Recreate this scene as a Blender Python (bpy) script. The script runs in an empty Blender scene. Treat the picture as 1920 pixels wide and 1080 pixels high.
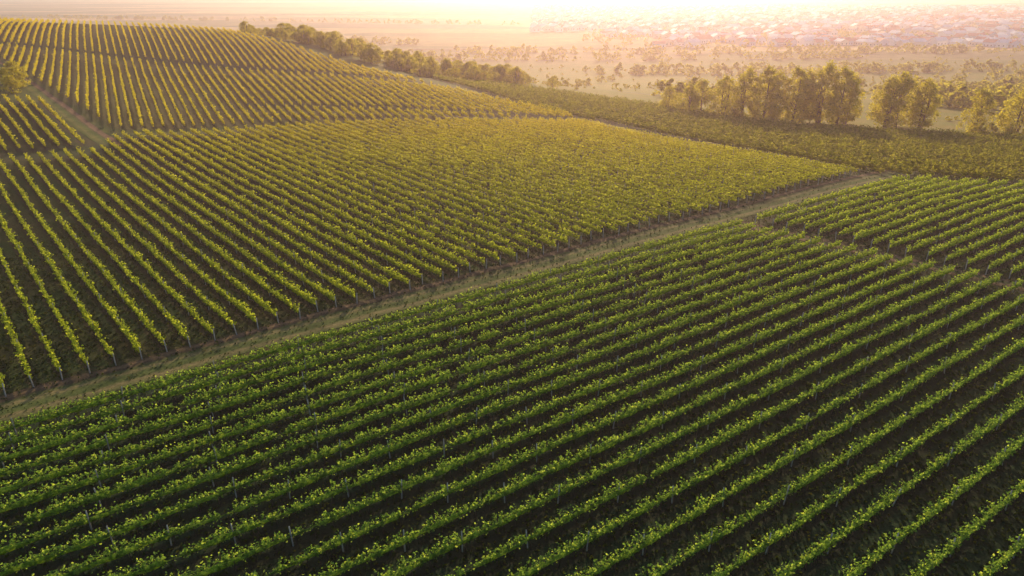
import bpy, math, random
import numpy as np
from mathutils import Vector
rng=np.random.default_rng(7); random.seed(7)
S=bpy.context.scene
COL=S.collection
S.view_settings.view_transform='Standard'; S.view_settings.look='None'; S.view_settings.exposure=0

# ------------------------------------------------------------ terrain
D1=np.array((.8246,.5657)); N1=np.array((.5657,-.8246))
def sq(s,q): return (D1[0]*s+N1[0]*q, D1[1]*s+N1[1]*q)
CP=np.array([
(-120,-60,0),(0,-60,0),(120,-60,0),(-60,0,0),(0,0,0),(60,0,0),(140,20,-1),(-60,40,0),(0,40,0),(40,40,0),(80,60,0),
(-40,80,0),(0,90,.3),(60,112,0),(30,88,0),(-70,90,.4),(88,112,-1),(-40,115,.8),(10,125,.3),(75,118,-.6),
(-79,138,2),(-37,155,1.2),(17,167,-.8),(42,137,-.6),(-4,180,1),
(-189,270,17.2),(-153,275,16.),(-105,270,13.8),(-71,240,10.2),(-33,210,4.7),
(-113,198,7.2),(-79,206,6.2),(-140,200,10.4),(-101,136,4),(-130,180,9),(-180,200,12),(-230,270,18.5),(-140,130,6),
(-101,298,10.),(-70,294,5.5),(-42,284,1),(-21,274,-2),(2,270,-4),(-32,240,1.8),(7.4,245,-3.5),(55,212,-5),(81,183,-5),(133,177,-6),(50,165,-2.4),(95,150,-3.6),
(-190,330,10),(-120,350,0),(-60,340,-6),(-190,400,-6),(0,330,-13),(60,280,-10),(150,260,-11),(100,350,-17),(-100,450,-20),(0,450,-24),(150,450,-25),
(-300,150,10),(-300,280,15),(-300,450,-10),(0,-250,0),(200,100,-6),(250,200,-11),(300,350,-22),(400,0,-8),
(-350,650,-27),(0,650,-28),(300,650,-28),(650,300,-26),(-650,300,-18),(600,650,-28),(-650,650,-28)],float)
def phi(r): return np.sqrt(r*r+25.**2)
_d=np.hypot(CP[:,None,0]-CP[None,:,0],CP[:,None,1]-CP[None,:,1])
_n=len(CP); _A=np.zeros((_n+1,_n+1)); _A[:_n,:_n]=phi(_d)-np.eye(_n)*2.0; _A[:_n,_n]=1; _A[_n,:_n]=1
_w=np.linalg.solve(_A,np.append(CP[:,2],0))
def height(x,y):
    x=np.asarray(x,float); y=np.asarray(y,float); sh=x.shape; x=x.ravel(); y=y.ravel()
    out=np.empty(len(x))
    for i in range(0,len(x),50000):
        a=x[i:i+50000]; b=y[i:i+50000]
        out[i:i+50000]=phi(np.hypot(a[:,None]-CP[None,:,0],b[:,None]-CP[None,:,1]))@_w[:_n]+_w[_n]
    r=np.hypot(x,y-150); t=np.clip((r-420)/260,0,1); t=t*t*(3-2*t)
    far=-28+2.5*np.sin(x/310+1)*np.sin(y/270)
    out=out*(1-t)+far*t
    out+=.12*np.sin(x/9+.5*np.sin(y/7))*np.sin(y/11)
    return out.reshape(sh)
def h1(x,y): return float(height(np.array([x]),np.array([y]))[0])

# ------------------------------------------------------------ material helpers
def newmat(name):
    m=bpy.data.materials.new(name); m.use_nodes=True; nt=m.node_tree; nt.nodes.clear()
    out=nt.nodes.new('ShaderNodeOutputMaterial'); return m,nt,out
def noise(nt,scale,detail=3,rough=.6,vec=None):
    n=nt.nodes.new('ShaderNodeTexNoise'); n.inputs['Scale'].default_value=scale; n.inputs['Detail'].default_value=detail; n.inputs['Roughness'].default_value=rough
    if vec is None:
        g=nt.nodes.new('ShaderNodeNewGeometry'); vec=g.outputs['Position']
    nt.links.new(vec,n.inputs['Vector']); return n.outputs['Fac']
def ramp(nt,fac,stops):
    r=nt.nodes.new('ShaderNodeValToRGB'); e=r.color_ramp.elements
    while len(e)<len(stops): e.new(.5)
    for i,(p,c) in enumerate(stops):
        e[i].position=p; e[i].color=(*c,1)
    nt.links.new(fac,r.inputs['Fac']); return r.outputs['Color']
def mixc(nt,f,a,b,mode='MIX'):
    m=nt.nodes.new('ShaderNodeMix'); m.data_type='RGBA'; m.blend_type=mode
    for sock,v in ((m.inputs[0],f),(m.inputs[6],a),(m.inputs[7],b)):
        if hasattr(v,'links'): nt.links.new(v,sock)
        elif isinstance(v,(int,float)): sock.default_value=v
        else: sock.default_value=(*v,1)
    return m.outputs[2]
def math_(nt,op,a,b=0.,c=0.,clamp=False):
    m=nt.nodes.new('ShaderNodeMath'); m.operation=op; m.use_clamp=clamp
    for i,v in enumerate((a,b,c)):
        if hasattr(v,'links'): nt.links.new(v,m.inputs[i])
        else: m.inputs[i].default_value=v
    return m.outputs[0]
def leafmat(name,dark,mid,light,trans=.45,scale=2.2,tc=(2.4,2.0,.8),grad=None):
    m,nt,out=newmat(name)
    f=noise(nt,scale,2,.8)
    c=ramp(nt,f,[(.32,dark),(.5,mid),(.67,light)])
    if grad:   # warm low sunlight put into leaf colour, stronger with distance along Y
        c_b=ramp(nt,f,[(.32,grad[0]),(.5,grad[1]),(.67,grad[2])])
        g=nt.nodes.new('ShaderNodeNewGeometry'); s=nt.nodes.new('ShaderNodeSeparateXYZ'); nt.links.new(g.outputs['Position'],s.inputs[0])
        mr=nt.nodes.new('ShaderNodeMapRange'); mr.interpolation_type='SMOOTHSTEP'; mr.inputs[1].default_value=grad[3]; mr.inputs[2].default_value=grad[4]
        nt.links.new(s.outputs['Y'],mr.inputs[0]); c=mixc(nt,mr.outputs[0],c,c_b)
    d=nt.nodes.new('ShaderNodeBsdfDiffuse')
    nt.links.new(c,d.inputs['Color'])
    t=nt.nodes.new('ShaderNodeBsdfTranslucent')
    c2=mixc(nt,1.0,c,tc,'MULTIPLY'); nt.links.new(c2,t.inputs['Color'])
    mx=nt.nodes.new('ShaderNodeMixShader'); mx.inputs[0].default_value=trans
    nt.links.new(d.outputs[0],mx.inputs[1]); nt.links.new(t.outputs[0],mx.inputs[2]); nt.links.new(mx.outputs[0],out.inputs['Surface'])
    return m
def plain(name,c1,c2,scale=3,rough=.8):
    m,nt,out=newmat(name)
    c=ramp(nt,noise(nt,scale,4),[(.35,c1),(.65,c2)])
    d=nt.nodes.new('ShaderNodeBsdfPrincipled'); d.inputs['Roughness'].default_value=rough
    nt.links.new(c,d.inputs['Base Color']); nt.links.new(d.outputs[0],out.inputs['Surface']); return m

GOLD_LIGHT=((.26,.23,.012),(.46,.41,.025),(.54,.5,.06),60,215)  # leaf tones with warm sunset light painted in, plus Y range
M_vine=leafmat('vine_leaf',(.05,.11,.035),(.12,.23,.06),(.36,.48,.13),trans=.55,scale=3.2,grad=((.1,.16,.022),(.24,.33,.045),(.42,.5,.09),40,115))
M_vineB=leafmat('vine_leaf_sunny',(.08,.13,.018),(.21,.29,.04),(.4,.48,.08),trans=.55,scale=3,grad=GOLD_LIGHT)  # brighter copy of the vine leaf, sun warmth included in its colour
M_vinefar=leafmat('vine_leaf_golden_lit',(.24,.23,.014),(.45,.42,.028),(.54,.51,.06),trans=.55,scale=1.4,tc=(2.,1.75,.5),grad=((.32,.27,.014),(.52,.45,.03),(.6,.53,.06),150,250))  # hillside copy of the vine leaf, golden light painted into its colour
M_orch=leafmat('orchard_leaf',(.08,.11,.015),(.17,.19,.025),(.28,.29,.05),trans=.5,scale=.9)
M_tree=leafmat('tree_leaf',(.18,.17,.02),(.36,.32,.04),(.52,.45,.07),trans=.62,scale=.8,tc=(1.9,1.8,.65))
M_grass=leafmat('grass_blade',(.02,.04,.015),(.04,.065,.02),(.08,.09,.03),trans=.25,scale=.7)
M_wood=plain('vine_wood',(.035,.025,.018),(.08,.06,.045),6)
M_post=plain('post_concrete',(.28,.26,.23),(.45,.42,.38),5)
M_bark=plain('tree_bark',(.07,.05,.03),(.14,.1,.07),2)

# ------------------------------------------------------------ mesh helpers
def mesh_from(name,V,F,mats,midx=None,smooth=False):
    me=bpy.data.meshes.new(name)
    V=np.asarray(V,np.float32); me.vertices.add(len(V)); me.vertices.foreach_set('co',V.ravel())
    loops=np.concatenate([f.ravel() for f in F]).astype(np.int32)
    tot=np.concatenate([np.full(len(f),f.shape[1]) for f in F]); st=np.concatenate([[0],np.cumsum(tot)[:-1]]).astype(np.int32)
    me.loops.add(len(loops)); me.loops.foreach_set('vertex_index',loops)
    me.polygons.add(len(tot)); me.polygons.foreach_set('loop_start',st)
    for m in mats: me.materials.append(m)
    if midx is not None: me.polygons.foreach_set('material_index',np.asarray(midx,np.int32))
    if smooth: me.polygons.foreach_set('use_smooth',np.ones(len(tot),bool))
    me.update(calc_edges=True); me.validate(); return me
def add(name,data,loc=(0,0,0),parent=None,**props):
    o=bpy.data.objects.new(name,data); COL.objects.link(o); o.location=loc
    if parent: o.parent=parent
    for k,v in props.items(): o[k]=v
    return o
def quads(C,Nn,size,rg=rng):
    n=len(C); Nn=Nn/np.maximum(np.linalg.norm(Nn,axis=1,keepdims=True),1e-6)
    r=rg.normal(size=(n,3)); t=np.cross(Nn,r); t/=np.maximum(np.linalg.norm(t,axis=1,keepdims=True),1e-6); b=np.cross(Nn,t)
    s=size[:,None]*.5
    V=np.empty((n,4,3)); V[:,0]=C-t*s*1.15; V[:,1]=C-b*s*.85+t*s*.15; V[:,2]=C+t*s*1.15; V[:,3]=C+b*s*.85+t*s*.15
    V[:,1]+=Nn*s*.25; V[:,3]+=Nn*s*.25
    return V.reshape(-1,3), np.arange(4*n).reshape(-1,4)
def tube(pts,rads,k=6):
    V=[];F=[]
    pts=[np.array(p,float) for p in pts]
    for i,p in enumerate(pts):
        d=pts[min(i+1,len(pts)-1)]-pts[max(i-1,0)]; d/=np.linalg.norm(d)+1e-9
        a=np.cross(d,(1,0,0) if abs(d[0])<.8 else (0,1,0)); a/=np.linalg.norm(a); b=np.cross(d,a)
        for j in range(k):
            an=2*math.pi*j/k; V.append(p+rads[i]*(a*math.cos(an)+b*math.sin(an)))
    for i in range(len(pts)-1):
        for j in range(k): F.append((i*k+j,i*k+(j+1)%k,(i+1)*k+(j+1)%k,(i+1)*k+j))
    return np.array(V),np.array(F)
def join(parts):
    Vs=[];Fs=[];o=0
    for V,F in parts: Vs.append(V);Fs.append(F+o);o+=len(V)
    return np.concatenate(Vs),np.concatenate(Fs)

# ------------------------------------------------------------ fields
d2=np.array((-.658,.753)); dA=np.array((-.483,.876)); dE=np.array((-.60,.80)); 
FIELDS={
 'F':dict(poly=[sq(-20,-56.2),sq(-24,-39),(40,17),(66,32),sq(88,8),sq(82.5,-24),sq(74.5,-56.2)],dir=D1,sp=2.02),
 'G':dict(poly=[sq(78,-56.2),sq(85.6,-24),sq(128,-24),sq(136,-38),sq(131,-43),sq(116,-56.2)],dir=D1,sp=2.02),
 'B':dict(poly=[sq(-17,-61.8),sq(-17,-146),sq(8,-146),sq(13,-157),sq(57,-148),sq(108,-127.5),sq(112,-89),sq(114.5,-61.8)],dir=d2,sp=1.98),
 'C':dict(poly=[sq(-22,-151.5),sq(7,-151.5),sq(3,-191),sq(-22,-203)],dir=d2,sp=1.98),
 'A':dict(poly=[(-82,142.5),(-60,150),(-37,157),(-4,165.),(16,171),(12,183),(-4,189.5),(-33,211),(-71,242),(-105,272),(-153,279),(-189,276),(-235,268),(-235,228),(-141,199)],dir=dA,sp=1.95),
 'E':dict(poly=[sq(114,-128),sq(116,-89),sq(119,-60),sq(136,-44),sq(141,-34),sq(215,-60),sq(206,-72),sq(170,-106),sq(164,-143),sq(146,-195),sq(118,-222),sq(107,-200),sq(107,-150)],dir=dE,sp=2.9),
}
def clip(f):
    P=np.array(f['poly']); d=f['dir']/np.linalg.norm(f['dir']); n=np.array((d[1],-d[0]))
    if f['dir'] is D1: n=N1
    f['n']=n; c=P@n; out=[]
    for k in range(math.ceil(c.min()/f['sp']),math.floor(c.max()/f['sp'])+1):
        cc=k*f['sp']; ts=[]
        for i in range(len(P)):
            a,b=P[i],P[(i+1)%len(P)]; ca,cb=a@n-cc,b@n-cc
            if (ca<0)!=(cb<0):
                p=a+(b-a)*(ca/(ca-cb)); ts.append(p@d)
        ts.sort()
        if len(ts)>=2 and ts[-1]-ts[0]>5:
            t0=ts[0]+random.uniform(-.4,.4); t1=ts[-1]+random.uniform(-.4,.4)
            out.append((n*cc+d*t0,n*cc+d*t1))
    return out
def inpoly(x,y,poly):
    ins=np.zeros(x.shape,bool); m=len(poly)
    for i in range(m):
        x0,y0=poly[i]; x1,y1=poly[(i+1)%m]
        c=((y0>y)!=(y1>y)); 
        with np.errstate(divide='ignore',invalid='ignore'):
            xx=x0+(y-y0)*(x1-x0)/(y1-y0)
        ins^=c&(x<xx)
    return ins
def sm1(n,step,rg):
    k=max(2,int(n/step)+2); a=rg.uniform(-1,1,k); return np.interp(np.arange(n)/step,np.arange(k),a)

def row_geo(p0,p1,dens,leaf,wid=.34,lo=.5,hi=1.22,shoot=.12,gapf=None,gapp=.012,nsh=0):
    L=np.linalg.norm(p1-p0); d=(p1-p0)/L; nrm=np.array((-d[1],d[0]))
    m=int(L/.5)+2; tt=np.linspace(0,L,m)
    wob=sm1(m,8,rng)*.07
    px=p0[0]+d[0]*tt+nrm[0]*wob; py=p0[1]+d[1]*tt+nrm[1]*wob; pz=height(px,py)
    vig=.93+.42*sm1(m,2.1,rng)+.15*sm1(m,14,rng)
    gap=rng.random(m)<gapp
    vig=np.where(gap|np.roll(gap,1),.25,vig)
    if gapf is not None: vig=np.where(gapf(px,py),0,vig)
    org=np.array((px[0],py[0],pz[0]))
    n=int(dens*L); u=rng.random(n)*L
    v=np.interp(u,tt,vig); keep=rng.random(n)<np.clip(v*1.05,0,1.)*(v>.05); u=u[keep]; v=v[keep]; n=len(u)
    u=u+np.sin(u*2*math.pi/1.05)*.13
    u=np.clip(u,0,L)
    t=rng.beta(1.5,1.15,n); H=lo+(hi-lo)*np.clip(.5+.5*v,.3,1.25)
    w=wid*np.clip(v,.4,1.4)*np.sin(np.clip(.18+t*.86,0,1)*math.pi)**.6
    lat=rng.choice((-1,1),n)*w*np.sqrt(rng.random(n))*rng.uniform(.6,1.15,n)
    z=lo+(H-lo)*t
    sh=rng.random(n)<shoot; z=np.where(sh,H+rng.random(n)**1.6*.35*v,z); lat=np.where(sh,lat*1.3+rng.normal(0,.09,n),lat)
    if nsh:
        ns=int(L*nsh); K=6
        su=rng.random(ns)*L; sv=np.interp(su,tt,vig); ok=(sv>.45); su=su[ok]; sv=sv[ok]; ns=len(su)
        sg=rng.choice((-1,1),ns); ll=rng.uniform(.2,.7,ns)*np.clip(sv,.5,1.2)
        dl=sg*rng.uniform(0,.7,ns); du=rng.uniform(-.7,.7,ns); dz=rng.uniform(.35,1.1,ns)
        fr=(np.arange(K)+.6)[None]/K
        U=(su[:,None]+du[:,None]*ll[:,None]*fr).ravel(); 
        LT=(sg[:,None]*wid*.4+dl[:,None]*ll[:,None]*fr).ravel()
        ZZ=((lo+(hi-lo)*rng.uniform(.55,.95,ns)*np.clip(.5+.5*sv,.3,1.2))[:,None]+dz[:,None]*ll[:,None]*fr-(ll[:,None]*fr)**2*.55).ravel()
        j=.03
        u=np.concatenate((u,np.clip(U+rng.normal(0,j,len(U)),-.3,L+.3))); lat=np.concatenate((lat,LT+rng.normal(0,j,len(U)))); z=np.concatenate((z,ZZ+rng.normal(0,j,len(U)))); n=len(u)
    cx=np.interp(u,tt,px)+nrm[0]*lat; cy=np.interp(u,tt,py)+nrm[1]*lat; cz=np.interp(u,tt,pz)+z
    C=np.stack((cx,cy,cz),1)-org
    Nn=rng.normal(size=(n,3))*.75; Nn[:,0]+=nrm[0]*np.sign(lat)*.5; Nn[:,1]+=nrm[1]*np.sign(lat)*.5; Nn[:,2]+=.6
    V,Fq=quads(C,Nn,leaf*rng.uniform(.6,1.35,n))
    parts=[(V,Fq)]
    K=6; an=np.arange(K)*2*math.pi/K
    vv=np.clip(vig,.0,1.3)[:,None]*(1+.25*rng.uniform(-1,1,(m,K)))
    la=np.cos(an)[None]*wid*.4*vv; zz=(lo+hi)*.5-.1+np.sin(an)[None]*(hi-lo)*.26*vv
    R=np.stack((px[:,None]+nrm[0]*la,py[:,None]+nrm[1]*la,pz[:,None]+zz),2).reshape(-1,3)-org
    i=np.arange(m-1)[:,None]*K; jj=np.arange(K)[None]; j2=(jj+1)%K
    Fc=np.stack((i+jj,i+j2,i+K+j2,i+K+jj),2).reshape(-1,4)
    parts.append((R,Fc))
    return org,parts,(tt,px,py,pz,d,nrm,L)
def stems(info,org,step=1.15):
    tt,px,py,pz,d,nrm,L=info; parts=[]
    us=np.arange(.5,L-.2,step)
    xs=np.interp(us,tt,px)-org[0]; ys=np.interp(us,tt,py)-org[1]; zs=np.interp(us,tt,pz)-org[2]
    n=len(us); an=np.array((0,2.1,4.2)); r=.035
    lean=rng.normal(0,.05,(n,2))
    B=np.stack((xs[:,None]+r*np.cos(an),ys[:,None]+r*np.sin(an),np.repeat(zs[:,None]-.05,3,1)),2)
    T=np.stack((xs[:,None]+lean[:,:1]+r*.6*np.cos(an),ys[:,None]+lean[:,1:]+r*.6*np.sin(an),np.repeat(zs[:,None]+.8,3,1)),2)
    V=np.concatenate((B,T),1).reshape(-1,3); i=np.arange(n)[:,None]*6
    Fq=np.concatenate([np.stack((i[:,0]+a,i[:,0]+b,i[:,0]+3+b,i[:,0]+3+a),1) for a,b in ((0,1),(1,2),(2,0))])
    cord=tube(np.stack((xs,ys,zs+.78),1),[.022]*n,4) if n>1 else None
    return join([(V,Fq)]+([cord] if cord else []))
pv,pf=tube([(0,0,-.15),(0,0,.9),(.01,0,1.5),(.01,0,1.54)],[.045,.042,.038,.015],8)
post_me=mesh_from('trellis_post',pv,[pf],[M_post])
pv,pf=tube([(0,0,-.15),(0,0,.7),(.01,0,1.2),(.01,0,1.24)],[.055,.05,.045,.02],8)
end_me=mesh_from('end_post',pv,[pf],[M_post])

SPEC={
 'F':dict(dens=72,leaf=.13,wid=.175,nsh=10.5,lab='long trellised row of dense green grapevines above dark grassy ground'),
 'G':dict(dens=58,leaf=.17,wid=.2,nsh=5,lab='trellised row of leafy green grapevines beyond a grassy cross path'),
 'B':dict(dens=46,leaf=.175,wid=.19,nsh=4.5,lab='sunlit trellised grapevine row ending at the grassy dirt road'),
 'C':dict(dens=42,leaf=.21,wid=.2,nsh=3,lab='short grapevine row beside the grassy hillside track'),
 'A':dict(dens=34,leaf=.25,wid=.22,lab='golden backlit grapevine row climbing the hillside over brown soil'),
 'E':dict(dens=38,leaf=.28,wid=.36,lab='low bushy green row in the field below the vineyard'),
}
nrows=0
for key in 'FGBCAE':
    f=FIELDS[key]; sp=SPEC[key]
    for (p0,p1) in clip(f):
        nrows+=1
        kw={}
        if key=='A': kw=dict(gapf=lambda x,y: (np.abs(y-(212-.14*(x+100)))<2.)|((np.abs(y-(168+.02*(x+50)))<1.2)&(x>-65)),gapp=.01)
        if key=='E': kw=dict(gapp=.05,hi=1.3,lo=.2,shoot=.2)
        org,parts,info=row_geo(p0,p1,sp['dens'],sp['leaf'],sp['wid'],nsh=sp.get('nsh',0),**kw)
        V,Fq=join(parts)
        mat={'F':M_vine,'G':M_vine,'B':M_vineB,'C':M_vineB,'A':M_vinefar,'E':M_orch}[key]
        if key in 'FGB':
            root=add('vine_row',None,tuple(org),label=sp['lab'],category='vineyard row',group='rows of trellised grapevines')
            root.empty_display_size=.5
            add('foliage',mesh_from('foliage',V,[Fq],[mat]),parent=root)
            sv,sf=stems(info,org); add('vine_stem',mesh_from('vine_stem',sv,[sf],[M_wood]),parent=root,kind='stuff')
            tt,px,py,pz,d,nrm,L=info
            us=[0.]+list(np.arange(7,L,7.0))
            if key=='B': us=[0.]+list(np.arange(7,min(L,36),7.0))
            if key=='G': us=us[:4]
            for u in us:
                x=np.interp(u,tt,px); y=np.interp(u,tt,py); z=np.interp(u,tt,pz)
                if key=='F' and (y<20 or abs(x)>y*.9+10): continue
                me=end_me if u==0 else post_me
                o=add('end_post' if u==0 else 'trellis_post',me,(x-org[0]-(d[0]*.35 if u==0 else 0),y-org[1]-(d[1]*.35 if u==0 else 0),z-org[2]),root)
                o.rotation_euler=(random.gauss(0,.04),random.gauss(0,.04),random.random()*6)
        else:
            sv,sf=stems(info,org,1.3)
            nf=len(Fq); Vj,Fj=join([(V,Fq),(sv,sf)])
            mi=np.zeros(len(Fj),int); mi[nf:]=1
            g='rows of trellised grapevines' if key!='E' else 'bushy rows in the lower field'
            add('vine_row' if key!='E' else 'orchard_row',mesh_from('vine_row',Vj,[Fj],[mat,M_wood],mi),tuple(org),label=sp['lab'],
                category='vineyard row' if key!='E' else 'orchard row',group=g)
print('ROWS',nrows)

# ------------------------------------------------------------ ground sheet
def axis(lo,hi,step,far,growth=1.16):
    a=list(np.arange(lo,hi+.01,step)); s=step; x=a[-1]
    while x<far: s*=growth; x+=s; a.append(x)
    s=step; x=a[0]; b=[]
    while x>-far: s*=growth; x-=s; b.append(x)
    return np.array(b[::-1]+a)
gx=axis(-240,160,1.25,9000); gy=axis(5,330,1.25,9000)
X,Y=np.meshgrid(gx,gy); Z=height(X,Y)
nx,ny=len(gx),len(gy)
V=np.stack((X,Y,Z),2).reshape(-1,3)
i=np.arange(ny-1)[:,None]*nx; j=np.arange(nx-1)[None]
Fg=np.stack((i+j,i+j+1,i+nx+j+1,i+nx+j),2).reshape(-1,4)
m,nt,out=newmat('ground_cover')
def attr(nm):
    a=nt.nodes.new('ShaderNodeAttribute'); a.attribute_name=nm; return a
ph=attr('phase').outputs['Fac']
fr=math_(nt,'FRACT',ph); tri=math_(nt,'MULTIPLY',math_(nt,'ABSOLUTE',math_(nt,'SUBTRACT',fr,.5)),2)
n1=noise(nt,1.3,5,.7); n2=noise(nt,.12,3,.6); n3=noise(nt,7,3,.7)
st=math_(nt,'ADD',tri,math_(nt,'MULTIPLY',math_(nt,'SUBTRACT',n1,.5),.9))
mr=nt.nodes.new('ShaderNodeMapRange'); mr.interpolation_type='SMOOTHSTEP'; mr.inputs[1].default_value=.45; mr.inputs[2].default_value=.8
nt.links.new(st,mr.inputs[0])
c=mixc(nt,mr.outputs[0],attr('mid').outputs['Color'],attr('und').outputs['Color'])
c=mixc(nt,math_(nt,'MULTIPLY',ramp(nt,n2,[(.42,(0,0,0)),(.62,(1,1,1))]),.5),c,mixc(nt,1.,attr('und').outputs['Color'],(1.25,1.05,.9),'MULTIPLY'))
val=ramp(nt,n3,[(.3,(.55,.55,.55)),(.7,(1.5,1.5,1.5))])
c=mixc(nt,1.,c,val,'MULTIPLY')
g=nt.nodes.new('ShaderNodeNewGeometry'); mp=nt.nodes.new('ShaderNodeMapping'); mp.inputs['Scale'].default_value=(.0022,.0085,0); mp.inputs['Rotation'].default_value=(0,0,.25)
nt.links.new(g.outputs['Position'],mp.inputs['Vector'])
vo=nt.nodes.new('ShaderNodeTexVoronoi'); vo.distance='CHEBYCHEV'; vo.inputs['Scale'].default_value=1; nt.links.new(mp.outputs[0],vo.inputs['Vector'])
sep=nt.nodes.new('ShaderNodeSeparateColor'); nt.links.new(vo.outputs['Color'],sep.inputs[0])
patch=ramp(nt,sep.outputs[0],[(0,(.05,.07,.015)),(.2,(.22,.18,.05)),(.4,(.06,.08,.02)),(.58,(.6,.38,.17)),(.78,(.1,.1,.03)),(1,(.38,.27,.09))])
patch=mixc(nt,1.,patch,ramp(nt,noise(nt,.03,5,.7),[(.3,(.6,.6,.6)),(.7,(1.3,1.3,1.3))]),'MULTIPLY')
sx=nt.nodes.new('ShaderNodeSeparateXYZ'); nt.links.new(g.outputs['Position'],sx.inputs[0])
mk=nt.nodes.new('ShaderNodeMapRange'); mk.interpolation_type='SMOOTHSTEP'; mk.inputs[1].default_value=480; mk.inputs[2].default_value=640; nt.links.new(sx.outputs['Y'],mk.inputs[0])
c=mixc(nt,mk.outputs[0],c,patch)
d=nt.nodes.new('ShaderNodeBsdfPrincipled'); d.inputs['Roughness'].default_value=.95; d.inputs['Specular IOR Level'].default_value=.1
nt.links.new(c,d.inputs['Base Color'])
bp=nt.nodes.new('ShaderNodeBump'); bp.inputs['Strength'].default_value=.7; bp.inputs['Distance'].default_value=.15; nt.links.new(n1,bp.inputs['Height']); nt.links.new(bp.outputs[0],d.inputs['Normal'])
nt.links.new(d.outputs[0],out.inputs['Surface'])
gme=mesh_from('ground',V,[Fg],[m],smooth=True)
x=V[:,0]; y=V[:,1]
mid=np.tile(np.array((.22,.2,.04)),(len(V),1)); und=np.tile(np.array((.26,.2,.055)),(len(V),1)); phs=np.full(len(V),.5)
hl=(y<290)&(x<10); mid[hl]=(.12,.13,.03); und[hl]=(.14,.12,.04)
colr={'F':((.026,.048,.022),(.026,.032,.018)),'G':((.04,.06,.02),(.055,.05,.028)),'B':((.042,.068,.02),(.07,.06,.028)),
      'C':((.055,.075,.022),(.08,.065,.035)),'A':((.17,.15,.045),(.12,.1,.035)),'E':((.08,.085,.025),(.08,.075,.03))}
for k,f in FIELDS.items():
    ins=inpoly(x,y,f['poly']); mid[ins]=colr[k][0]; und[ins]=colr[k][1]; phs[ins]=(V[ins,:2]@f['n'])/f['sp']
near=(y<140)&(phs==.5); mid[near]=(.06,.075,.024); und[near]=(.1,.08,.04)
for nm,arr in (('mid',mid),('und',und)):
    a=gme.attributes.new(nm,'FLOAT_COLOR','POINT'); a.data.foreach_set('color',np.concatenate((arr,np.ones((len(V),1))),1).astype(np.float32).ravel())
a=gme.attributes.new('phase','FLOAT','POINT'); a.data.foreach_set('value',phs.astype(np.float32))
add('ground',gme,kind='structure',label='rolling vineyard ground with dark soil, grass and hazy farmland',category='ground')

# ------------------------------------------------------------ roads
def roadmat(name,stops):
    m,nt,out=newmat(name)
    a=nt.nodes.new('ShaderNodeAttribute'); a.attribute_name='across'
    n=noise(nt,.9,5,.7)
    f=math_(nt,'ADD',a.outputs['Fac'],math_(nt,'MULTIPLY',math_(nt,'SUBTRACT',n,.5),.25))
    c=ramp(nt,f,stops)
    c=mixc(nt,1.,c,ramp(nt,noise(nt,5,4,.7),[(.3,(.6,.6,.6)),(.7,(1.4,1.4,1.4))]),'MULTIPLY')
    c=mixc(nt,1.,c,ramp(nt,noise(nt,.25,3,.6),[(.35,(.7,.75,.7)),(.65,(1.2,1.15,1.1))]),'MULTIPLY')
    d=nt.nodes.new('ShaderNodeBsdfPrincipled'); d.inputs['Roughness'].default_value=.95; d.inputs['Specular IOR Level'].default_value=.1; nt.links.new(c,d.inputs['Base Color'])
    nt.links.new(d.outputs[0],out.inputs['Surface']); return m
gr=(.1,.125,.035); dt=(.22,.14,.08); dk=(.11,.075,.045)
MR=roadmat('grassy_road',[(0,gr),(.2,(.24,.19,.085)),(.3,gr),(.45,(.11,.135,.04)),(.58,(.24,.19,.085)),(.68,(.11,.125,.04)),(.8,dk),(.9,dt),(1,dk)])
MC=roadmat('cross_path',[(0,dk),(.3,dt),(.5,(.12,.13,.045)),(.7,dt),(1,dk)])
MP=roadmat('pale_track',[(0,(.16,.13,.07)),(.4,(.3,.25,.17)),(.6,(.3,.25,.17)),(1,(.16,.13,.07))])
MH=roadmat('hill_path',[(0,(.1,.13,.03)),(.25,(.2,.18,.05)),(.5,(.12,.15,.035)),(.66,(.14,.12,.05)),(.74,(.28,.16,.09)),(1,(.2,.12,.07))])
def strip(name,pts,w,mat,lab,off=.03,step=1.25,K=6):
    pts=[np.array(p,float) for p in pts]; P=[pts[0]]
    for a,b in zip(pts[:-1],pts[1:]):
        n=max(1,int(np.linalg.norm(b-a)/step)); P+= [a+(b-a)*t for t in np.linspace(0,1,n+1)[1:]]
    P=np.array(P)
    for _ in range(6): P[1:-1]=.25*P[:-2]+.5*P[1:-1]+.25*P[2:]
    T=np.gradient(P,axis=0); T/=np.linalg.norm(T,axis=1,keepdims=True); Nn=np.stack((-T[:,1],T[:,0]),1)
    k=np.linspace(-.5,.5,K+1); ww=w*(1+.08*sm1(len(P),3,rng))
    xy=P[:,None]+Nn[:,None]*(k[None,:,None]*ww[:,None,None]); z=height(xy[...,0],xy[...,1])+off
    V=np.concatenate((xy,z[...,None]),2).reshape(-1,3)
    i=np.arange(len(P)-1)[:,None]*(K+1); j=np.arange(K)[None]
    F=np.stack((i+j,i+K+1+j,i+K+2+j,i+j+1),2).reshape(-1,4)[:,::-1]
    me=mesh_from(name,V,[F],[mat],smooth=True)
    a=me.attributes.new('across','FLOAT','POINT'); a.data.foreach_set('value',np.tile(k+.5,len(P)).astype(np.float32))
    return add(name,me,kind='structure',label=lab,category='path')
strip('dirt_road',[sq(-40,-59.3),sq(122,-59.3),sq(150,-62)],4.5,MR,'grassy dirt road running between two vineyard blocks')
strip('cross_path',[sq(76,-56.8),sq(83.8,-24),sq(90,8)],2.6,MC,'worn earth path crossing between vine blocks')
strip('hill_path',[(-200,232),(-146,200),(-115,170),(-85,139),sq(11,-150)],3.8,MH,'grassy hillside track with worn brown rut')
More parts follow.
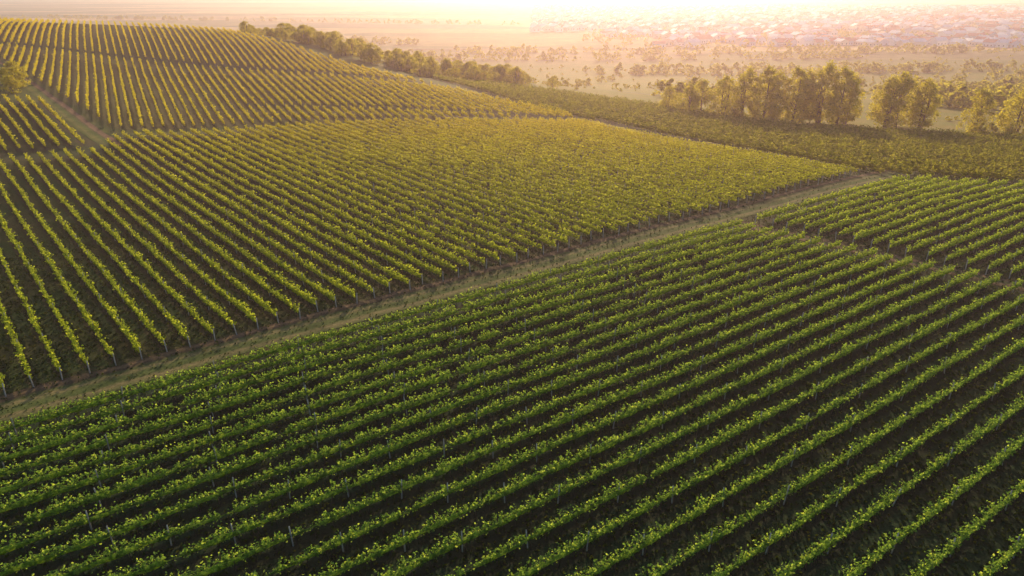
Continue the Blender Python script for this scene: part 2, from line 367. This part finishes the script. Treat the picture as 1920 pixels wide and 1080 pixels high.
strip('field_track',[(-60,300),(2,330),(12,316),(62,255),(90,222)],3.5,MP,'pale track beside the scrubby valley',off=.06)
strip('valley_road',[(-100,700),(160,711),(340,730),(620,715),(1100,740)],9,MP,'pale country road crossing the hazy valley',off=.5,step=10)

# ------------------------------------------------------------ trees
def crown_geo(seed,H,R,base,nclump,per,leaf,top=.5,squash=1.,cs=.36):
    rg=np.random.default_rng(seed); Cs=[];Ns=[]
    for k in range(nclump):
        t=rg.random()**.95; z=base+(H-base)*t
        env=R*(math.sin(math.pi*min(1,(.32+.68*t)))**top)
        r=env*math.sqrt(rg.uniform(.1,1)); a=rg.uniform(0,6.28)
        c=np.array((r*math.cos(a),r*math.sin(a)*squash,z)); cr=rg.uniform(.5,1.05)*R*cs*(1.1-.3*t)
        n=int(per*rg.uniform(.6,1.3)); dv=rg.normal(size=(n,3)); dv/=np.linalg.norm(dv,axis=1,keepdims=True)
        Cs.append(c+dv*cr*(rg.random((n,1))**.6)*np.array((1.1,1.1,1.15))); Ns.append(dv*.8+rg.normal(size=(n,3))*.6+np.array((0,0,.3)))
    C=np.concatenate(Cs);Nn=np.concatenate(Ns); C[:,2]=np.maximum(C[:,2],.15)
    return quads(C,Nn,leaf*rg.uniform(.6,1.4,len(C)),rg)
def trunk_geo(seed,H,R,base,nl=7,r0=.28,stems_=1):
    rg=np.random.default_rng(seed+99); parts=[]
    for s in range(stems_):
        ox,oy=(rg.uniform(-R*.45,R*.45),rg.uniform(-R*.3,R*.3)) if stems_>1 else (0,0)
        pts=[(ox*.4,oy*.4,-.3),(ox*.6,oy*.6,base*.7),(ox,oy,H*.5),(ox*1.1,oy*1.1,H*.88)]
        parts.append(tube(pts,[r0*1.25,r0,r0*.6,r0*.12],7))
        for k in range(nl):
            z=rg.uniform(base*.6,H*.75); a=rg.uniform(0,6.28); l=R*rg.uniform(.5,.85)
            f=z/H; bx,by=ox*(.5+f*.5),oy*(.5+f*.5)
            parts.append(tube([(bx,by,z),(bx+l*.5*math.cos(a),by+l*.5*math.sin(a),z+l*.55),(bx+l*math.cos(a),by+l*math.sin(a),z+l*1.2)],[r0*.35,r0*.22,r0*.06],5))
    return join(parts)
KINDS=[]
for sd,(H,R,b,nc,per,lf,tp,stm) in enumerate([(14.5,4.2,.9,84,85,.34,.6,3),(15,3.8,.8,78,85,.34,.6,2),(12,4.7,.6,74,85,.34,.6,2),(9,3.8,.3,56,78,.3,.65,1)]):
    v,f_=crown_geo(sd+3,H-.6,R,b,nc,per,lf,tp); cm=mesh_from('crown',v,[f_],[M_tree])
    v,f_=trunk_geo(sd+3,H-1.6,R*.7,b+1,stems_=stm); tm=mesh_from('trunk',v,[f_],[M_bark]); KINDS.append((cm,tm,H))
def tree(name,kind,x,y,h,label,group,wide=1.):
    cm,tm,H=KINDS[kind]; s=h/H
    r=add(name,None,(x,y,h1(x,y)-.05),label=label,category='tree',group=group)
    r.scale=(s*wide,s*wide,s); r.rotation_euler=(0,0,random.random()*6.28)
    add('trunk',tm,parent=r); add('crown',cm,parent=r)
G1='tall broadleaf trees along the lower field edge'
for (x,y,h,k,w) in [(46,206,7,2,1),(50.5,200,8.5,2,1),(55,203,10,3,1),(60,198,11.5,2,.95),(65,195,14,0,1.05),(69.5,192,15,1,1.1),(73.5,195,13.6,0,1.1),(77.5,192,15.2,1,1.1),(81.5,195,14.2,0,1.05),(85.5,192,16.5,0,1.05),(89.5,191,15.6,1,1.15),(93.5,194,13.5,0,1),
   (102,189,13.5,0,1.15),(106.5,191,14.8,2,1),(111,188,13,0,1.1),(123.5,184,11.5,1,1.2),(133,182,12,2,1),(138,180,13,0,1.1),(143,182,10.5,2,1),(150,178,10,2,1)]:
    tree('poplar_tree' if k<2 else 'willow_tree',k,x,y,h,'tall bushy backlit tree standing at the edge of the lower field',G1,w)
G2='trees of the woodland belt behind the hill'
bl=[(-110,290),(-92,275),(-64,250),(-36,232),(-16,240),(8,252)]
for k in range(150):
    t=random.random()*5; i=min(4,int(t)); f=t-i
    x=bl[i][0]*(1-f)+bl[i+1][0]*f+random.gauss(0,3); y=bl[i][1]*(1-f)+bl[i+1][1]*f+random.uniform(-1,30)
    tree('broadleaf_tree',random.choice((2,3,3)),x,y,random.uniform(2.8,6.2)*(1.1 if i>0 else .75),'rounded backlit tree in the belt beyond the hillside vines',G2,random.uniform(1.1,1.7))
for (x,y,h) in [(-119,170,5.),(-117.5,165.5,4.),(-122,174,5.5)]:
    tree('broadleaf_tree',3,x,y,h,'small yellow green tree beside the hillside track','small trees beside the hillside track',1.3)
SH=[]
for sd in range(4):
    R=2.2; H=4.6
    a=crown_geo(40+sd,H,R,.3,12,24,.68,.6); b=trunk_geo(40+sd,H,R,.6,3,.12)
    nf=len(a[1]); v,f_=join([a,b]); SH.append((v,f_,nf))
SHI=[]
for sd in range(4):
    a=crown_geo(60+sd,4.6,2.3,.3,18,50,.42,.6); b=trunk_geo(60+sd,4.,1.7,.6,3,.1)
    nf=len(a[1]); v,f_=join([a,b]); mi=np.zeros(len(f_),int); mi[nf:]=1; SHI.append(mesh_from('shrub',v,[f_],[M_tree,M_bark],mi))
def valley_pt():
    while True:
        y=random.uniform(205,520); x=random.uniform(-.1*y-10,.8*y+20)
        if inpoly(np.array([x]),np.array([y]),FIELDS['E']['poly'])[0]: continue
        s=x*D1[0]+y*D1[1]; q=x*N1[0]+y*N1[1]
        if y<262 and x<40: continue
        if s<175 and q>-140: continue
        return x,y
pts=[valley_pt() for k in range(220)]
for k,(x,y) in enumerate(pts):
    o=add('shrub',SHI[k%4],(x,y,h1(x,y)),label='small backlit bush scattered over the dry valley grassland',category='shrub',group='bushes scattered across the valley')
    s=random.choice((.2,.25,.3,.45,.8)); o.scale=(s*1.4,s*1.4,s); o.rotation_euler=(0,0,random.random()*6.28)
for k in range(16):
    x=118+k*2.6+random.gauss(0,.5); y=176.5+random.gauss(0,.7)-k*.1
    o=add('shrub',SHI[k%4],(x,y,h1(x,y)),label='dark dense bush in the hedge beside tall trees',category='shrub',group='bushes of the dark hedge'); s=random.uniform(.5,.75); o.scale=(s,s,s)
def mass(name,P,sc,lab):
    Vs=[];Fs=[];o=0; P=np.array(P); zz=height(P[:,0],P[:,1])
    for (x,y),z in zip(P,zz):
        v,f_,nf=SH[random.randrange(4)]; a=random.random()*6.28; ca,sa=math.cos(a),math.sin(a); s=sc*random.uniform(.6,1.4)
        w=v[:nf*4]; W=np.stack(((w[:,0]*ca-w[:,1]*sa)*s*1.3+x,(w[:,0]*sa+w[:,1]*ca)*s*1.3+y,w[:,2]*s+z),1)
        Vs.append(W);Fs.append(f_[:nf]+o);o+=len(W)
    add(name,mesh_from(name,np.concatenate(Vs),[np.concatenate(Fs)],[M_tree]),kind='stuff',label=lab,category='woodland')
P=[]
for k in range(380):
    y=random.uniform(290,700); x=random.uniform(-.1*y,.85*y); P.append((x,y))
mass('scrub',P,.42,'far off scrub dotted over the hazy valley')
P=[]
for (x0,y0,x1,y1,w,n) in [(155,262,300,330,14,190),(180,330,420,420,22,260),(60,262,110,240,7,24),(-420,520,-60,480,6,150),(-700,640,-60,600,5,200),(-900,1000,-100,760,7,190),(-1300,1350,200,1150,9,220),(60,480,420,520,7,130),(-60,660,700,650,7,190),(300,440,560,470,14,150),(-60,590,300,610,5,80)]:
    for k in range(n):
        t=random.random(); P.append((x0+(x1-x0)*t+random.gauss(0,w*.5),y0+(y1-y0)*t+random.gauss(0,w)))
mass('woodland',P,1.1,'hazy belts of distant woodland between fields')

# ------------------------------------------------------------ village
WALL=[plain('wall_white',(.78,.74,.74),(.85,.82,.82)),plain('wall_cream',(.66,.56,.48),(.75,.64,.54)),plain('wall_blue',(.42,.48,.64),(.52,.57,.7))]
ROOF=[plain('roof_red',(.45,.14,.12),(.55,.2,.16)),plain('roof_grey',(.6,.58,.66),(.75,.72,.78)),plain('roof_brown',(.18,.1,.08),(.26,.14,.11))]
M_win=plain('window_glass',(.03,.035,.04),(.05,.055,.06),rough=.2)
def house(w,l,hh,rf):
    a,b=w/2,l/2; V=[];F=[];mi=[]
    def q(ps,m): 
        k=len(V); V.extend(ps); F.append([k+i for i in range(4)]); mi.append(m)
    for p in [[(-a,-b,-1),(a,-b,-1),(a,-b,hh),(-a,-b,hh)],[(a,-b,-1),(a,b,-1),(a,b,hh),(a,-b,hh)],[(a,b,-1),(-a,b,-1),(-a,b,hh),(a,b,hh)],[(-a,b,-1),(-a,-b,-1),(-a,-b,hh),(-a,b,hh)]]: q(p,0)
    q([(-a,-b,hh),(a,-b,hh),(.02,-b,hh+rf),(-.02,-b,hh+rf)],0); q([(a,b,hh),(-a,b,hh),(-.02,b,hh+rf),(.02,b,hh+rf)],0)
    e=.5
    q([(-a-e,-b-e,hh-.3),(0,-b-e,hh+rf+.05),(0,b+e,hh+rf+.05),(-a-e,b+e,hh-.3)],1); q([(0,-b-e,hh+rf+.05),(a+e,-b-e,hh-.3),(a+e,b+e,hh-.3),(0,b+e,hh+rf+.05)],1)
    for xx in (-a*.5,a*.5): q([(xx-.5,-b-.01,1),(xx+.5,-b-.01,1),(xx+.5,-b-.01,2.3),(xx-.5,-b-.01,2.3)],2)
    for yy in (-b*.6,0,b*.6):
        q([(a+.01,yy-.5,1),(a+.01,yy+.5,1),(a+.01,yy+.5,2.3),(a+.01,yy-.5,2.3)],2); q([(-a-.01,yy+.5,1),(-a-.01,yy-.5,1),(-a-.01,yy-.5,2.3),(-a-.01,yy+.5,2.3)],2)
    c=.35; z0,z1=hh+rf*.3,hh+rf+.8
    cc=[(a*.4-c,-c),(a*.4+c,-c),(a*.4+c,c),(a*.4-c,c)]
    for i in range(4): p,r=cc[i],cc[(i+1)%4]; q([(*p,z0),(*r,z0),(*r,z1),(*p,z1)],0)
    q([(*p,z1) for p in cc],0)
    return np.array(V,float),np.array(F),np.array(mi)
HS=[]
for k in range(9):
    w=random.uniform(7,10.5); g_=house(w,w*random.uniform(1.1,1.4),random.uniform(3.8,5.8),random.uniform(2,3.2))
    wi=k%3 if k!=5 else 0; ri=(k//2+k)%3
    me=mesh_from('village_house',g_[0],[g_[1]],[WALL[wi],ROOF[ri],M_win],g_[2]); HS.append((g_,me,('white','cream','pale blue')[wi],('red','pale grey','brown')[ri]))
for k in range(295):
    y=720+280*random.random()**1.1; t0=.12 if y>860 else .2; x=random.uniform(t0,.78)*y
    y+=10*math.sin(x/40); hk=HS[k%9]
    o=add('village_house',hk[1],(x,y,h1(x,y)),label=f'small {hk[2]} house with {hk[3]} gabled roof in the village',category='house',group='houses of the distant village'); o.rotation_euler=(0,0,random.choice((0,1.57))+random.gauss(.3,.15)); 
Vs=[];Fs=[];Ms=[];o=0
allm=WALL+ROOF+[M_win]
for k in range(1900):
    y=random.uniform(960,2000); x=random.uniform(.03,.85)*y; (v,f_,mi),me,_,_=HS[random.randrange(9)]; a=random.gauss(.3,.2); ca,sa=math.cos(a),math.sin(a)
    Vs.append(np.stack((v[:,0]*ca-v[:,1]*sa+x,v[:,0]*sa+v[:,1]*ca+y,v[:,2]-27),1)); Fs.append(f_+o); o+=len(v)
    wi=allm.index(me.materials[0]); ri=allm.index(me.materials[1]); Ms.append(np.where(mi==0,wi,np.where(mi==1,ri,6)))
add('village_house',mesh_from('village',np.concatenate(Vs),[np.concatenate(Fs)],allm,np.concatenate(Ms)),kind='stuff',label='far roofs of the village lost in haze',category='houses')
P=[]
for k in range(1200):
    y=random.uniform(700,1900); P.append((random.uniform(.1,.85)*y,y))
mass('village_trees',P,1.0,'garden trees among the houses of the hazy village')

# ------------------------------------------------------------ grass tufts
n=90000
P=np.stack((rng.uniform(-60,95,n*2),rng.uniform(22,125,n*2)),1); P=P[(np.abs(P[:,0])<P[:,1]*.85+6)]
keep=rng.random(len(P))<np.clip(45/P[:,1],0,1)**1.2; P=P[keep]
qq=P@N1; P=P[(qq>-57.)|(qq<-61.5)|(rng.random(len(P))<.35)]
zz=height(P[:,0],P[:,1]); s=rng.uniform(.1,.26,len(P)); C=np.stack((P[:,0],P[:,1],zz+s*.35),1)
Nn=rng.normal(size=(len(P),3)); Nn[:,2]*=.6
v,f_=quads(C,Nn,s); add('grass',mesh_from('grass',v,[f_],[M_grass]),kind='stuff',label='low grass and weeds between the vine rows',category='grass')

# ------------------------------------------------------------ haze, light, camera
m,nt,out=newmat('evening_haze')
vs=nt.nodes.new('ShaderNodeVolumeScatter'); vs.inputs['Color'].default_value=(1,.68,.76,1); vs.inputs['Density'].default_value=.00046; vs.inputs['Anisotropy'].default_value=.68
nt.links.new(vs.outputs[0],out.inputs['Volume'])
a=7800; z0,z1=-60,44
V=np.array([(-a,-a,z0),(a,-a,z0),(a,a,z0),(-a,a,z0),(-a,-a,z1),(a,-a,z1),(a,a,z1),(-a,a,z1)],float)
F=np.array([(3,2,1,0),(4,5,6,7),(0,1,5,4),(1,2,6,5),(2,3,7,6),(3,0,4,7)])
add('haze',mesh_from('haze',V,[F],[m]),kind='structure',label='layer of warm evening haze in the air',category='haze')

EL=math.radians(17.5); AZ=math.radians(7)
w=bpy.data.worlds.new('World'); S.world=w; w.use_nodes=True; nt=w.node_tree
sky=nt.nodes.new('ShaderNodeTexSky'); sky.sky_type='NISHITA'; sky.sun_disc=False; sky.sun_elevation=EL; sky.sun_rotation=AZ
bg=nt.nodes['Background']; bg.inputs['Strength'].default_value=.15; nt.links.new(sky.outputs[0],bg.inputs['Color'])
L=bpy.data.lights.new('sun','SUN'); L.energy=5; L.angle=math.radians(.5); L.color=(1,.74,.45)
lo=bpy.data.objects.new('sun',L); COL.objects.link(lo)
sd=Vector((math.sin(AZ)*math.cos(EL),math.cos(AZ)*math.cos(EL),math.sin(EL))); lo.rotation_euler=sd.to_track_quat('Z','Y').to_euler(); lo.location=(0,0,60)
cd=bpy.data.cameras.new('camera'); cd.lens=24; cd.sensor_width=36; cd.clip_end=20000; cd.clip_start=.5
co=bpy.data.objects.new('camera',cd); COL.objects.link(co); co.location=(0,0,30); co.rotation_euler=(math.radians(90-24.0),0,0); S.camera=co
